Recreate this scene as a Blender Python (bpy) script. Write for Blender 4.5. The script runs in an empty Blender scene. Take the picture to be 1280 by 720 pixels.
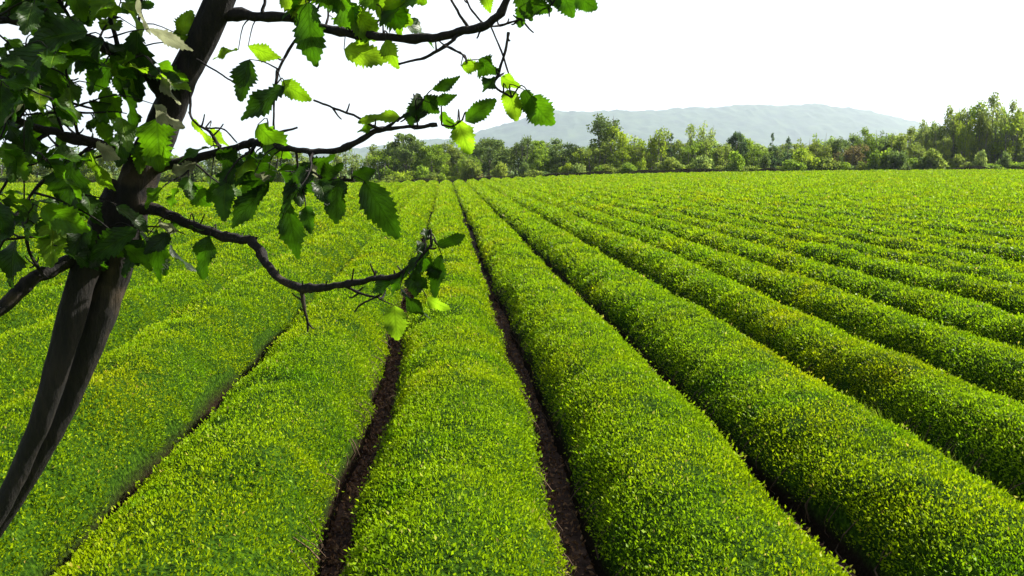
import bpy, math
import numpy as np
from mathutils import Vector

S = bpy.context.scene
COL = S.collection
rng = np.random.default_rng(7)

# ------------------------------------------------------------------ camera
W0, H0, FPX = 1280.0, 720.0, 1100.0
CAM = Vector((0.0, 0.0, 2.74))
cd = bpy.data.cameras.new('camera')
cam = bpy.data.objects.new('camera', cd)
COL.objects.link(cam)
cam.location = CAM
cam.rotation_euler = (math.radians(90 - 7.7), 0, math.radians(-4.3))
cd.sensor_width = 36.0
cd.lens = 36.0 * FPX / W0
cd.clip_start = 0.05
cd.clip_end = 14000
S.camera = cam
RM = np.array(cam.rotation_euler.to_matrix())

# ------------------------------------------------------------------ sky, sun, exposure
SUN_AZ, SUN_EL = 65.0, 39.0
w = bpy.data.worlds.new("World"); S.world = w; w.use_nodes = True
nt = w.node_tree
bg = nt.nodes['Background']
sky = nt.nodes.new('ShaderNodeTexSky'); sky.sky_type = 'NISHITA'; sky.sun_disc = False
sky.sun_elevation = math.radians(SUN_EL); sky.sun_rotation = math.radians(SUN_AZ)
sky.air_density = 1.0; sky.dust_density = 4.0; sky.ozone_density = 1.0
tc = nt.nodes.new('ShaderNodeTexCoord')
ns = nt.nodes.new('ShaderNodeTexNoise'); ns.inputs['Scale'].default_value = 1.6; ns.inputs['Detail'].default_value = 5
mr = nt.nodes.new('ShaderNodeMapRange')
mr.inputs[1].default_value = 0.3; mr.inputs[2].default_value = 0.75
mr.inputs[3].default_value = 0.70; mr.inputs[4].default_value = 0.95
mx = nt.nodes.new('ShaderNodeMix'); mx.data_type = 'RGBA'
nt.links.new(tc.outputs['Generated'], ns.inputs['Vector'])
nt.links.new(ns.outputs[0], mr.inputs[0])
sep = nt.nodes.new('ShaderNodeSeparateXYZ'); nt.links.new(tc.outputs['Generated'], sep.inputs[0])
el = nt.nodes.new('ShaderNodeMapRange'); el.interpolation_type = 'SMOOTHSTEP'      # the veil is thick low down, thin overhead
el.inputs[1].default_value = 0.22; el.inputs[2].default_value = 0.75; el.inputs[3].default_value = 1.0; el.inputs[4].default_value = 0.25
nt.links.new(sep.outputs['Z'], el.inputs[0])
mu = nt.nodes.new('ShaderNodeMath'); mu.operation = 'MULTIPLY'
nt.links.new(mr.outputs[0], mu.inputs[0]); nt.links.new(el.outputs[0], mu.inputs[1])
nt.links.new(mu.outputs[0], mx.inputs['Factor'])
nt.links.new(sky.outputs[0], mx.inputs['A'])
ns2 = nt.nodes.new('ShaderNodeTexNoise'); ns2.inputs['Scale'].default_value = 1.3; ns2.inputs['Detail'].default_value = 4
mp2 = nt.nodes.new('ShaderNodeMapping'); mp2.inputs['Scale'].default_value = (1, 1, 3.5); mp2.inputs['Location'].default_value = (3.1, .4, 0)
nt.links.new(tc.outputs['Generated'], mp2.inputs[0]); nt.links.new(mp2.outputs[0], ns2.inputs['Vector'])
vr = nt.nodes.new('ShaderNodeValToRGB')                     # thin bright cloud veil, uneven
vr.color_ramp.elements[0].position = .32; vr.color_ramp.elements[0].color = (2.45, 2.7, 2.95, 1)
vr.color_ramp.elements[1].position = .56; vr.color_ramp.elements[1].color = (4.1, 4.2, 4.3, 1)
nt.links.new(ns2.outputs[0], vr.inputs[0]); nt.links.new(vr.outputs[0], mx.inputs['B'])
nt.links.new(mx.outputs['Result'], bg.inputs[0])
bg.inputs[1].default_value = 0.10
sd = bpy.data.lights.new('sun', 'SUN'); sd.energy = 5.0; sd.angle = math.radians(0.6); sd.color = (1.0, 0.955, 0.86)
so = bpy.data.objects.new('sun', sd); COL.objects.link(so)
sv = Vector((math.sin(math.radians(SUN_AZ)) * math.cos(math.radians(SUN_EL)),
             math.cos(math.radians(SUN_AZ)) * math.cos(math.radians(SUN_EL)), math.sin(math.radians(SUN_EL))))
so.rotation_euler = sv.to_track_quat('Z', 'Y').to_euler(); so.location = (60, 60, 80)
S.view_settings.view_transform = 'Standard'; S.view_settings.look = 'None'
S.view_settings.gamma = 1; S.view_settings.use_curve_mapping = False
S.view_settings.exposure = 1.68
S.cycles.use_denoising = True
S.cycles.max_bounces = 8
S.cycles.diffuse_bounces = 3
S.cycles.glossy_bounces = 2
S.cycles.transmission_bounces = 4
S.cycles.volume_bounces = 1

# ------------------------------------------------------------------ helpers
def ray(px, py):
    d = np.array([(px - W0 / 2) / FPX, -(py - H0 / 2) / FPX, -1.0])
    return RM @ d
def P(px, py, depth):
    return np.array(CAM) + ray(px, py) * depth
def AT(px, py, Y):
    r = ray(px, py)
    return np.array(CAM) + r * (Y / r[1])

def _hash(ix, iy, seed):
    h = (ix.astype(np.int64) * 374761393 + iy.astype(np.int64) * 668265263 + seed * 1442695041) & 0xffffffff
    h = ((h ^ (h >> 13)) * 1274126177) & 0xffffffff
    h = h ^ (h >> 16)
    return (h & 0xffff) / 32767.5 - 1.0
def vn(x, y, seed=0):
    x = np.asarray(x, float); y = np.asarray(y, float)
    x, y = np.broadcast_arrays(x, y)
    ix = np.floor(x); iy = np.floor(y)
    fx = x - ix; fy = y - iy
    fx = fx * fx * (3 - 2 * fx); fy = fy * fy * (3 - 2 * fy)
    ix = ix.astype(np.int64); iy = iy.astype(np.int64)
    a = _hash(ix, iy, seed); b = _hash(ix + 1, iy, seed); c = _hash(ix, iy + 1, seed); d = _hash(ix + 1, iy + 1, seed)
    return (a * (1 - fx) + b * fx) * (1 - fy) + (c * (1 - fx) + d * fx) * fy
def fbm(x, y, seed=0, o=3):
    s = 0; a = 1.0; t = 0
    for i in range(o):
        s = s + a * vn(x * 2 ** i + 17 * i, y * 2 ** i - 9 * i, seed + i); t += a; a *= .5
    return s / t
def sstep(a, b, x):
    t = np.clip((x - a) / (b - a), 0, 1); return t * t * (3 - 2 * t)

def mesh_np(name, V, quads=None, tris=None, mat=None, parent=None, smooth=False, tint=None, uv=None, link=True):
    V = np.asarray(V, np.float32).reshape(-1, 3)
    me = bpy.data.meshes.new(name)
    loops = []; starts = []; n = 0
    if quads is not None and len(quads):
        q = np.asarray(quads, np.int32).reshape(-1, 4); loops.append(q.ravel()); starts.append(n + 4 * np.arange(len(q))); n += q.size
    if tris is not None and len(tris):
        q = np.asarray(tris, np.int32).reshape(-1, 3); loops.append(q.ravel()); starts.append(n + 3 * np.arange(len(q))); n += q.size
    loops = np.concatenate(loops); starts = np.concatenate(starts).astype(np.int32)
    me.vertices.add(len(V)); me.vertices.foreach_set('co', V.ravel())
    me.loops.add(len(loops)); me.loops.foreach_set('vertex_index', loops.astype(np.int32))
    me.polygons.add(len(starts)); me.polygons.foreach_set('loop_start', starts)
    me.update(calc_edges=True)
    if smooth:
        me.polygons.foreach_set('use_smooth', np.ones(len(starts), bool))
    if tint is not None:
        a = me.attributes.new('tint', 'FLOAT', 'FACE'); a.data.foreach_set('value', np.asarray(tint, np.float32))
    if uv is not None:
        u = me.uv_layers.new(name='UVMap')
        u.data.foreach_set('uv', np.asarray(uv, np.float32)[loops].ravel())
    if mat: me.materials.append(mat)
    if not link: return me
    return link_obj(name, me, parent)
def link_obj(name, data, parent=None):
    o = bpy.data.objects.new(name, data); COL.objects.link(o)
    if parent: o.parent = parent
    return o
def tag(o, label=None, cat=None, group=None, kind=None):
    if label: o['label'] = label
    if cat: o['category'] = cat
    if group: o['group'] = group
    if kind: o['kind'] = kind
    return o

def smooth_path(pts, rad, n=6):
    pts = np.asarray(pts, float); rad = np.asarray(rad, float)
    p = np.vstack([2 * pts[0] - pts[1], pts, 2 * pts[-1] - pts[-2]])
    out = []; ro = []
    for i in range(len(pts) - 1):
        for t in np.linspace(0, 1, n, endpoint=False):
            a, b, c, d = p[i], p[i + 1], p[i + 2], p[i + 3]
            out.append(.5 * ((2 * b) + (c - a) * t + (2 * a - 5 * b + 4 * c - d) * t ** 2 + (-a + 3 * b - 3 * c + d) * t ** 3))
            ro.append(rad[i] * (1 - t) + rad[i + 1] * t)
    out.append(pts[-1]); ro.append(rad[-1])
    return np.array(out), np.array(ro)
class Tubes:
    def __init__(s): s.V = []; s.Q = []; s.n = 0
    def add(s, pts, rad, sides=8, rough=0.0, seed=0, sub=6, gnarl=0.0):
        p, r = smooth_path(pts, rad, sub) if sub > 1 else (np.asarray(pts, float), np.asarray(rad, float))
        if gnarl:
            kk = np.arange(len(p)) * .55
            p = p + gnarl * r[:, None] * np.stack([vn(kk, kk * 0 + 3 + seed, 71), vn(kk, kk * 0 + 9 + seed, 72), vn(kk, kk * 0 + 15 + seed, 73)], -1)
            r = r * (1 + .22 * np.maximum(0, vn(kk * 1.3, kk * 0 + seed + 40, 74)) ** 2 * (2 if sides < 12 else 0))
        m = len(p)
        t = np.gradient(p, axis=0); t /= (np.linalg.norm(t, axis=1)[:, None] + 1e-9)
        up = np.array([.13, .21, 1.0]) if abs(t[0][2]) < .9 else np.array([1.0, .2, .1])
        a = np.cross(t, up); a /= (np.linalg.norm(a, axis=1)[:, None] + 1e-9)
        b = np.cross(t, a)
        ang = np.linspace(0, 2 * np.pi, sides, endpoint=False)
        rr = r[:, None] * np.ones(sides)[None, :]
        if rough:
            s0 = np.arange(m)[:, None] * .45; aa = np.arange(sides)[None, :]
            rr = rr * (1 + rough * vn(s0 + 0 * aa, aa * 1.9 + seed * 7, seed) + rough * .8 * vn(s0 * .35 + 0 * aa, aa * .4 + 31 + seed, seed + 5))
        v = p[:, None, :] + rr[..., None] * (np.cos(ang)[None, :, None] * a[:, None, :] + np.sin(ang)[None, :, None] * b[:, None, :])
        v = v.reshape(-1, 3)
        i = np.arange(m - 1)[:, None] * sides; j = np.arange(sides)[None, :]; j2 = (j + 1) % sides
        q = np.stack([i + j, i + j2, i + sides + j2, i + sides + j], -1).reshape(-1, 4)
        s.V.append(v); s.Q.append(q + s.n); s.n += len(v)
        return p, r
    def build(s, name, mat, parent=None, link=True):
        return mesh_np(name, np.vstack(s.V), quads=np.vstack(s.Q), mat=mat, parent=parent, smooth=True, link=link)

# ------------------------------------------------------------------ materials
def new_mat(name):
    m = bpy.data.materials.new(name); m.use_nodes = True
    n = m.node_tree; n.nodes.clear()
    out = n.nodes.new('ShaderNodeOutputMaterial')
    return m, n, out
def node(n, typ, **kw):
    x = n.nodes.new(typ)
    for k, v in kw.items(): setattr(x, k, v)
    return x
def ramp(n, stops, interp='LINEAR'):
    r = n.nodes.new('ShaderNodeValToRGB'); e = r.color_ramp; e.interpolation = interp
    while len(e.elements) < len(stops): e.elements.new(.5)
    for el, (p, c) in zip(e.elements, stops):
        el.position = p; el.color = (*c, 1)
    return r
def noise_pos(n, scale, detail=3, out='Fac', coord='Position'):
    if coord == 'Position':
        g = n.nodes.new('ShaderNodeNewGeometry'); o = g.outputs['Position']
    else:
        g = n.nodes.new('ShaderNodeTexCoord'); o = g.outputs[coord]
    x = n.nodes.new('ShaderNodeTexNoise'); x.inputs['Scale'].default_value = scale; x.inputs['Detail'].default_value = detail
    n.links.new(o, x.inputs['Vector'])
    return x.outputs[out]
def mixc(n, fac, a, b, blend='MIX'):
    m = n.nodes.new('ShaderNodeMix'); m.data_type = 'RGBA'; m.blend_type = blend
    for s, v in (('Factor', fac), ('A', a), ('B', b)):
        if isinstance(v, bpy.types.NodeSocket): n.links.new(v, m.inputs[s])
        elif isinstance(v, (tuple, list)): m.inputs[s].default_value = (*v, 1)
        else: m.inputs[s].default_value = v
    return m.outputs['Result']
def leaf_shader(n, out, col, trans=.35, rough=.4, spec=.4, tcol=None, normal=None):
    pb = n.nodes.new('ShaderNodeBsdfPrincipled')
    pb.inputs['Roughness'].default_value = rough; pb.inputs['Specular IOR Level'].default_value = spec
    tr = n.nodes.new('ShaderNodeBsdfTranslucent')
    ms = n.nodes.new('ShaderNodeMixShader')
    if isinstance(trans, bpy.types.NodeSocket): n.links.new(trans, ms.inputs[0])
    else: ms.inputs[0].default_value = trans
    n.links.new(col, pb.inputs['Base Color']); n.links.new(tcol or col, tr.inputs['Color'])
    if normal: n.links.new(normal, pb.inputs['Normal'])
    n.links.new(pb.outputs[0], ms.inputs[1]); n.links.new(tr.outputs[0], ms.inputs[2])
    n.links.new(ms.outputs[0], out.inputs['Surface'])
def attr(n, name='tint'):
    a = n.nodes.new('ShaderNodeAttribute'); a.attribute_name = name; return a.outputs['Fac']
def maprange(n, v, a, b, c, d):
    m = n.nodes.new('ShaderNodeMapRange'); n.links.new(v, m.inputs[0])
    for i, x in enumerate((a, b, c, d)): m.inputs[i + 1].default_value = x
    return m.outputs[0]

def mat_tea_leaf():
    m, n, out = new_mat('tea_leaf')
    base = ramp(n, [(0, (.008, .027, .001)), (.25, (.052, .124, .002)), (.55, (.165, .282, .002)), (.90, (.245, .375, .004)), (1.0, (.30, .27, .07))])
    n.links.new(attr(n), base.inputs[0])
    # patches of yellower young growth and greener old growth, plus painted dark shading, across the field
    p1 = maprange(n, noise_pos(n, .55, 4), .42, .66, 0, 1)
    c = mixc(n, p1, base.outputs[0], mixc(n, 1.0, base.outputs[0], (1.24, 1.04, .6), 'MULTIPLY'))
    p2 = maprange(n, noise_pos(n, .33, 3), .58, .70, 0, .45)
    c = mixc(n, p2, c, mixc(n, 1.0, c, (1.55, .96, .8), 'MULTIPLY'))
    p3 = maprange(n, noise_pos(n, 1.7, 3), .55, .68, 0, .65)  # dark green patches: shading put into the leaf colour
    c = mixc(n, p3, c, mixc(n, 1.0, c, (.55, .80, .7), 'MULTIPLY'))
    leaf_shader(n, out, c, .5, .45, .06)
    return m
def mat_tea_body():
    m, n, out = new_mat('tea_inner_foliage')
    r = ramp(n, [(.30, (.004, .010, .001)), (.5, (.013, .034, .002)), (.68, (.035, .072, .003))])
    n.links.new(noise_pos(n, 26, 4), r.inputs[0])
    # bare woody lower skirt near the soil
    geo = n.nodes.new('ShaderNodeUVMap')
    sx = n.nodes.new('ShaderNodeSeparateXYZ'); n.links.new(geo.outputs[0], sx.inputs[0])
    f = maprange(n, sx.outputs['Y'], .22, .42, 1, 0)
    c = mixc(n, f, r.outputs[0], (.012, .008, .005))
    pb = n.nodes.new('ShaderNodeBsdfPrincipled'); pb.inputs['Roughness'].default_value = 1; pb.inputs['Specular IOR Level'].default_value = 0.02
    n.links.new(c, pb.inputs['Base Color'])
    bp = n.nodes.new('ShaderNodeBump'); bp.inputs['Strength'].default_value = .9; bp.inputs['Distance'].default_value = .04
    n.links.new(noise_pos(n, 34, 3), bp.inputs['Height']); n.links.new(bp.outputs[0], pb.inputs['Normal'])
    n.links.new(pb.outputs[0], out.inputs['Surface'])
    return m
def mat_simple(name, stops, scale, rough=.9, spec=.1, bump=0, bscale=None, coord='Position', dist=.02):
    m, n, out = new_mat(name)
    r = ramp(n, stops); n.links.new(noise_pos(n, scale, 6, coord=coord), r.inputs[0])
    pb = n.nodes.new('ShaderNodeBsdfPrincipled'); pb.inputs['Roughness'].default_value = rough; pb.inputs['Specular IOR Level'].default_value = spec
    n.links.new(r.outputs[0], pb.inputs['Base Color'])
    if bump:
        bp = n.nodes.new('ShaderNodeBump'); bp.inputs['Strength'].default_value = bump; bp.inputs['Distance'].default_value = dist
        n.links.new(noise_pos(n, bscale or scale * 3, 5, coord=coord), bp.inputs['Height']); n.links.new(bp.outputs[0], pb.inputs['Normal'])
    n.links.new(pb.outputs[0], out.inputs['Surface'])
    return m
def mat_far_leaf():
    m, n, out = new_mat('tree_foliage')
    oi = n.nodes.new('ShaderNodeObjectInfo')
    k = ramp(n, [(0, (.42, .50, .5)), (.5, (.95, 1, .95)), (1, (1.6, 1.45, 1.1))]); n.links.new(attr(n), k.inputs[0])
    c = mixc(n, 1.0, oi.outputs['Color'], k.outputs[0], 'MULTIPLY')
    leaf_shader(n, out, c, .6, .6, .05)
    return m
def mat_grass():
    m, n, out = new_mat('weed_grass')
    r = ramp(n, [(0, (.05, .13, .012)), (.5, (.17, .27, .010)), (.85, (.27, .33, .03)), (1, (.34, .28, .12))]); n.links.new(attr(n), r.inputs[0])
    leaf_shader(n, out, r.outputs[0], .45, .5, .3)
    return m
def mat_big_leaf():
    m, n, out = new_mat('branch_leaf')
    t = attr(n)  # leaf age; backlit brightness and shadow are put into its colours too
    r = ramp(n, [(0, (.007, .018, .0015)), (.45, (.018, .050, .002)), (.75, (.050, .112, .003)), (.95, (.10, .18, .006)), (1, (.15, .155, .095))]); n.links.new(t, r.inputs[0])
    tcr = ramp(n, [(0, (.016, .050, .001)), (.45, (.050, .155, .002)), (.75, (.120, .285, .003)), (.95, (.19, .345, .006)), (1, (.17, .18, .10))]); n.links.new(t, tcr.inputs[0])
    uvn = n.nodes.new('ShaderNodeUVMap'); sx = n.nodes.new('ShaderNodeSeparateXYZ'); n.links.new(uvn.outputs[0], sx.inputs[0])
    ab = node(n, 'ShaderNodeMath', operation='ABSOLUTE'); n.links.new(sx.outputs['X'], ab.inputs[0])
    md = node(n, 'ShaderNodeMath', operation='MULTIPLY_ADD'); n.links.new(ab.outputs[0], md.inputs[0]); md.inputs[1].default_value = -.38; n.links.new(sx.outputs['Y'], md.inputs[2])
    ml = node(n, 'ShaderNodeMath', operation='MULTIPLY'); n.links.new(md.outputs[0], ml.inputs[0]); ml.inputs[1].default_value = 9.0
    fr = node(n, 'ShaderNodeMath', operation='PINGPONG'); n.links.new(ml.outputs[0], fr.inputs[0]); fr.inputs[1].default_value = .5
    side = maprange(n, fr.outputs[0], 0.02, .11, 1, 0)
    mid = maprange(n, ab.outputs[0], .02, .07, 1, 0)
    vm = node(n, 'ShaderNodeMath', operation='MAXIMUM'); n.links.new(side, vm.inputs[0]); n.links.new(mid, vm.inputs[1])
    vf = node(n, 'ShaderNodeMath', operation='MULTIPLY'); n.links.new(vm.outputs[0], vf.inputs[0]); vf.inputs[1].default_value = .8
    blot = maprange(n, noise_pos(n, 45, 3), .35, .7, .55, 1.3)
    vmul = n.nodes.new('ShaderNodeCombineXYZ')
    for i in range(3): n.links.new(blot, vmul.inputs[i])
    c = mixc(n, 1.0, mixc(n, vf.outputs[0], r.outputs[0], mixc(n, 1.0, r.outputs[0], (3.2, 2.4, 2.4), 'MULTIPLY')), vmul.outputs[0], 'MULTIPLY')
    tcol = mixc(n, 1.0, mixc(n, vf.outputs[0], tcr.outputs[0], mixc(n, 1.0, tcr.outputs[0], (.38, .46, .4), 'MULTIPLY')), vmul.outputs[0], 'MULTIPLY')
    inv = node(n, 'ShaderNodeMath', operation='MULTIPLY'); n.links.new(vf.outputs[0], inv.inputs[0]); inv.inputs[1].default_value = -1
    bp = n.nodes.new('ShaderNodeBump'); bp.inputs['Strength'].default_value = .8; bp.inputs['Distance'].default_value = .004
    n.links.new(inv.outputs[0], bp.inputs['Height'])
    leaf_shader(n, out, c, maprange(n, t, 0, 1, .24, .62), .45, .14, tcol, bp.outputs[0])
    return m
def mat_bark(name='bark', a=(.0014, .0010, .0008), b=(.0064, .0044, .0031), coord='Position', scale=75):
    m, n, out = new_mat(name)
    tcx = n.nodes.new('ShaderNodeNewGeometry')
    mp = n.nodes.new('ShaderNodeMapping'); mp.inputs['Scale'].default_value = (1, 1, .16); n.links.new(tcx.outputs['Position'], mp.inputs[0])
    x = n.nodes.new('ShaderNodeTexNoise'); x.inputs['Scale'].default_value = scale; x.inputs['Detail'].default_value = 8; x.inputs['Roughness'].default_value = .65
    n.links.new(mp.outputs[0], x.inputs['Vector'])
    r = ramp(n, [(.38, a), (.56, b), (.70, tuple(v * 2.2 for v in b))]); n.links.new(x.outputs[0], r.inputs[0])
    # scattered tan lichen patches
    l = maprange(n, noise_pos(n, 9, 5), .62, .70, 0, .7)
    c = mixc(n, l, r.outputs[0], (.038, .025, .013))
    pb = n.nodes.new('ShaderNodeBsdfPrincipled'); pb.inputs['Roughness'].default_value = .85; pb.inputs['Specular IOR Level'].default_value = .25
    n.links.new(c, pb.inputs['Base Color'])
    bp = n.nodes.new('ShaderNodeBump'); bp.inputs['Strength'].default_value = 1; bp.inputs['Distance'].default_value = .009
    n.links.new(x.outputs[0], bp.inputs['Height']); n.links.new(bp.outputs[0], pb.inputs['Normal'])
    n.links.new(pb.outputs[0], out.inputs['Surface'])
    return m

M_TEA = mat_tea_leaf(); M_BODY = mat_tea_body(); M_FAR = mat_far_leaf(); M_GRASS = mat_grass(); M_LEAF = mat_big_leaf()
M_BARK = mat_bark()
M_FARBARK = mat_simple('far_bark', [(.3, (.06, .05, .04)), (.7, (.20, .18, .15))], 1.5, coord='Object')
M_WOOD = mat_simple('tea_wood', [(.3, (.03, .02, .013)), (.7, (.10, .065, .04))], 40)
M_LITTER = mat_simple('dry_leaf', [(.3, (.05, .025, .012)), (.5, (.13, .065, .03)), (.72, (.26, .16, .08))], 30)

def mat_ground():
    m, n, out = new_mat('soil_and_grass')
    soil = ramp(n, [(.3, (.013, .0075, .005)), (.55, (.040, .022, .014)), (.75, (.095, .055, .034))]); n.links.new(noise_pos(n, 9, 8), soil.inputs[0])
    gr = ramp(n, [(.3, (.05, .09, .02)), (.6, (.10, .16, .03)), (.8, (.16, .17, .06))]); n.links.new(noise_pos(n, .6, 8), gr.inputs[0])
    g = n.nodes.new('ShaderNodeNewGeometry'); sx = n.nodes.new('ShaderNodeSeparateXYZ'); n.links.new(g.outputs['Position'], sx.inputs[0])
    f = maprange(n, sx.outputs['Y'], 121, 124, 0, 1)
    f2 = maprange(n, sx.outputs['Y'], 1.2, 2.0, 1, 0)
    mxx = node(n, 'ShaderNodeMath', operation='MAXIMUM'); n.links.new(f, mxx.inputs[0]); n.links.new(f2, mxx.inputs[1])
    c = mixc(n, mxx.outputs[0], soil.outputs[0], gr.outputs[0])
    pb = n.nodes.new('ShaderNodeBsdfPrincipled'); pb.inputs['Roughness'].default_value = .95; pb.inputs['Specular IOR Level'].default_value = .1
    n.links.new(c, pb.inputs['Base Color'])
    bp = n.nodes.new('ShaderNodeBump'); bp.inputs['Strength'].default_value = .9; bp.inputs['Distance'].default_value = .03
    n.links.new(noise_pos(n, 22, 6), bp.inputs['Height']); n.links.new(bp.outputs[0], pb.inputs['Normal'])
    n.links.new(pb.outputs[0], out.inputs['Surface'])
    return m
M_GROUND = mat_ground()
M_HILL = mat_simple('forest_hillside', [(.3, (.012, .026, .012)), (.55, (.028, .050, .020)), (.75, (.05, .075, .03))], .012, bump=.25, bscale=.03, dist=18)

# ------------------------------------------------------------------ ground
FAR = 118.0
def T(x, y):
    x = np.asarray(x, float); y = np.asarray(y, float)
    r = 2.0 * (1 - np.exp(-np.maximum(0, x + 7) / 30.0))
    up = np.clip((y - 6) / (FAR - 6), 0, 1) ** 1.15
    dn = 1 - sstep(260, 700, y)
    bank = 1.15 * (1 - sstep(.2, 2.0, y))
    return (r + .10) * up * dn + bank + .018 * fbm(x * 2.2, y * 2.2, 3, 2) * (y < 60)
def axis(lo, hi, fine_lo, fine_hi, step, grow=1.22):
    a = list(np.arange(fine_lo, fine_hi + 1e-6, step)); s = step
    x = a[-1]
    while x < hi: s *= grow; x += s; a.append(min(x, hi))
    s = step; x = a[0]; b = []
    while x > lo: s *= grow; x -= s; b.append(max(x, lo))
    return np.array(b[::-1] + a)
def grid(xs, ys, fz):
    X, Y = np.meshgrid(xs, ys)
    V = np.stack([X, Y, fz(X, Y)], -1).reshape(-1, 3)
    nx = len(xs); i = np.arange(len(ys) - 1)[:, None] * nx; j = np.arange(nx - 1)[None, :]
    q = np.stack([i + j, i + j + 1, i + nx + j + 1, i + nx + j], -1).reshape(-1, 4)
    return V, q
gx = axis(-8200, 8200, -9, 12, .3); gy = axis(-300, 8800, -.5, 14, .2)
V, q = grid(gx, gy, T)
tag(mesh_np('ground', V, q, mat=M_GROUND, smooth=True), kind='structure')

# ------------------------------------------------------------------ hills far behind, seen through the haze
def px_to_x(px, D): return AT(px, 211, D)[0]
HY = 5600.0
hp = [(-2500, 0), (60, 4), (300, 19), (430, 27), (480, 32), (560, 39), (620, 54), (660, 63), (700, 68), (760, 70), (830, 72), (900, 76), (960, 78), (1010, 78), (1060, 74), (1110, 63), (1150, 50), (1200, 38), (1260, 26), (1340, 14), (1500, 8), (3200, 0)]
hx = np.array([px_to_x(a, HY) for a, b in hp]); hz = np.array([b * HY / 1092.0 for a, b in hp])
def hill_z(X, Y):
    u = X + .18 * (Y - HY) + 110 * vn(X / 800, Y / 800, 8)
    h = np.interp(u, hx, hz)
    f = np.exp(-((Y - HY) / 870.0) ** 2)
    n = fbm(X / 430, Y / 430, 11, 4) * 30 + fbm(X / 46, Y / 46, 19, 2) * 15
    return h * f + n * np.clip(h / 150, 0, 1) * f - 3
V, q = grid(np.linspace(-5600, 6800, 1100), np.linspace(HY - 1950, HY + 1950, 90), hill_z)
tag(mesh_np('hills', V, q, mat=M_HILL, smooth=True), kind='structure')

# ------------------------------------------------------------------ tea rows
def furrow_c(k):
    # centre line of row k: the four middle rows are set a little wider than the rest
    if k > 2: return .08 + 1.68 * 2 + 1.56 + 1.47 * (k - 3)
    if k < -1: return .08 - 1.68 - 1.62 + 1.58 * (k + 2)
    return .08 + 1.68 * k
def row_pitch(k): return 1.47 if k > 2 else 1.58 if k < -1 else 1.68
Y0 = 2.15
def surf(k, y, a):
    """a point of row k's clipped surface; a runs 0..pi from the left foot over the crest to the right foot"""
    x0 = furrow_c(k)
    s = k * 13.7
    cx = x0 + .05 * vn(y / 5.0, s, 21) + .02 * vn(y / 1.1, s, 22)
    wd = (.735 if k == 0 else .705 if k in (1, 2) else .575 if k > 2 else .742 if k == -1 else .745 if k == -2 else .64) * (1 + .05 * fbm(y / 1.7, s + 0 * a, 23, 2))
    hh = (.63 if 0 <= k < 3 else .67 if k > 2 else .74 if k == -1 else .86) * (1 + .085 * fbm(y / 1.25, s + 0 * a, 24, 3) + .05 * vn(y / 6.0, s, 26))
    e = np.clip((y - Y0) / .7, 0, 1); e = np.sqrt(1 - (1 - e) ** 2)
    e2 = np.clip((FAR + .8 * vn(x0 * .3, 0 * x0, 5) - y) / .7, 0, 1); e2 = np.sqrt(1 - (1 - e2) ** 2)
    e = e * e2
    ca, sa = np.cos(a), np.sin(a)
    u = -np.sign(ca) * np.abs(ca) ** (2 / 2.2)
    v = np.abs(sa) ** (2 / 1.95)
    rad = 1 + .06 * vn(a * 1.9 + s, y / .70, 31) + .028 * vn(a * 4 + s, y / .26, 32)
    x = cx + wd * e * u * rad
    z = hh * e * v * rad
    return np.stack([x, y, z + T(x, y) - .02], -1)
def leaf_quads(pos, nrm, L, up=.40, spread=.75, wr=.5):
    n = len(pos)
    r = rng.normal(size=(n, 3))
    d = nrm * .8 + spread * r * .75; d[:, 2] += up
    d /= np.linalg.norm(d, axis=1)[:, None]
    s = np.cross(d, rng.normal(size=(n, 3))); s /= np.linalg.norm(s, axis=1)[:, None]
    f = np.cross(d, s)
    L = L[:, None]
    base = pos - d * L * .15
    tip = base + d * L - f * L * .12
    m = base + d * L * .45
    V = np.stack([base, m + s * L * wr * .5 + f * L * .1, tip, m - s * L * wr * .5 + f * L * .1], 1).reshape(-1, 3)
    q = np.arange(4 * n).reshape(-1, 4)
    return V, q
DENS = 1.0
def row_start(x):
    x = abs(x)
    return max(Y0, (x - 5.0) / .80)
ORD = ['first', 'second', 'third', 'fourth', 'fifth', 'sixth', 'seventh', 'eighth', 'ninth', 'tenth', 'eleventh', 'twelfth']
NL = {0: 'clipped central tea row between the two longest dark furrows',
      1: 'tea row next to the right of the central row, along the widest dark furrow',
      2: 'rounded tea row second to the right of the central row, deep shade along its foot',
      3: 'tea row with olive yellow patches on its flank, beyond the bright grassy furrow',
      -1: 'wide tea row just left of the central row, behind the hanging lime leaf',
      -2: 'tea row second to the left of the central row, passing right behind the leaning trunk'}
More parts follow.
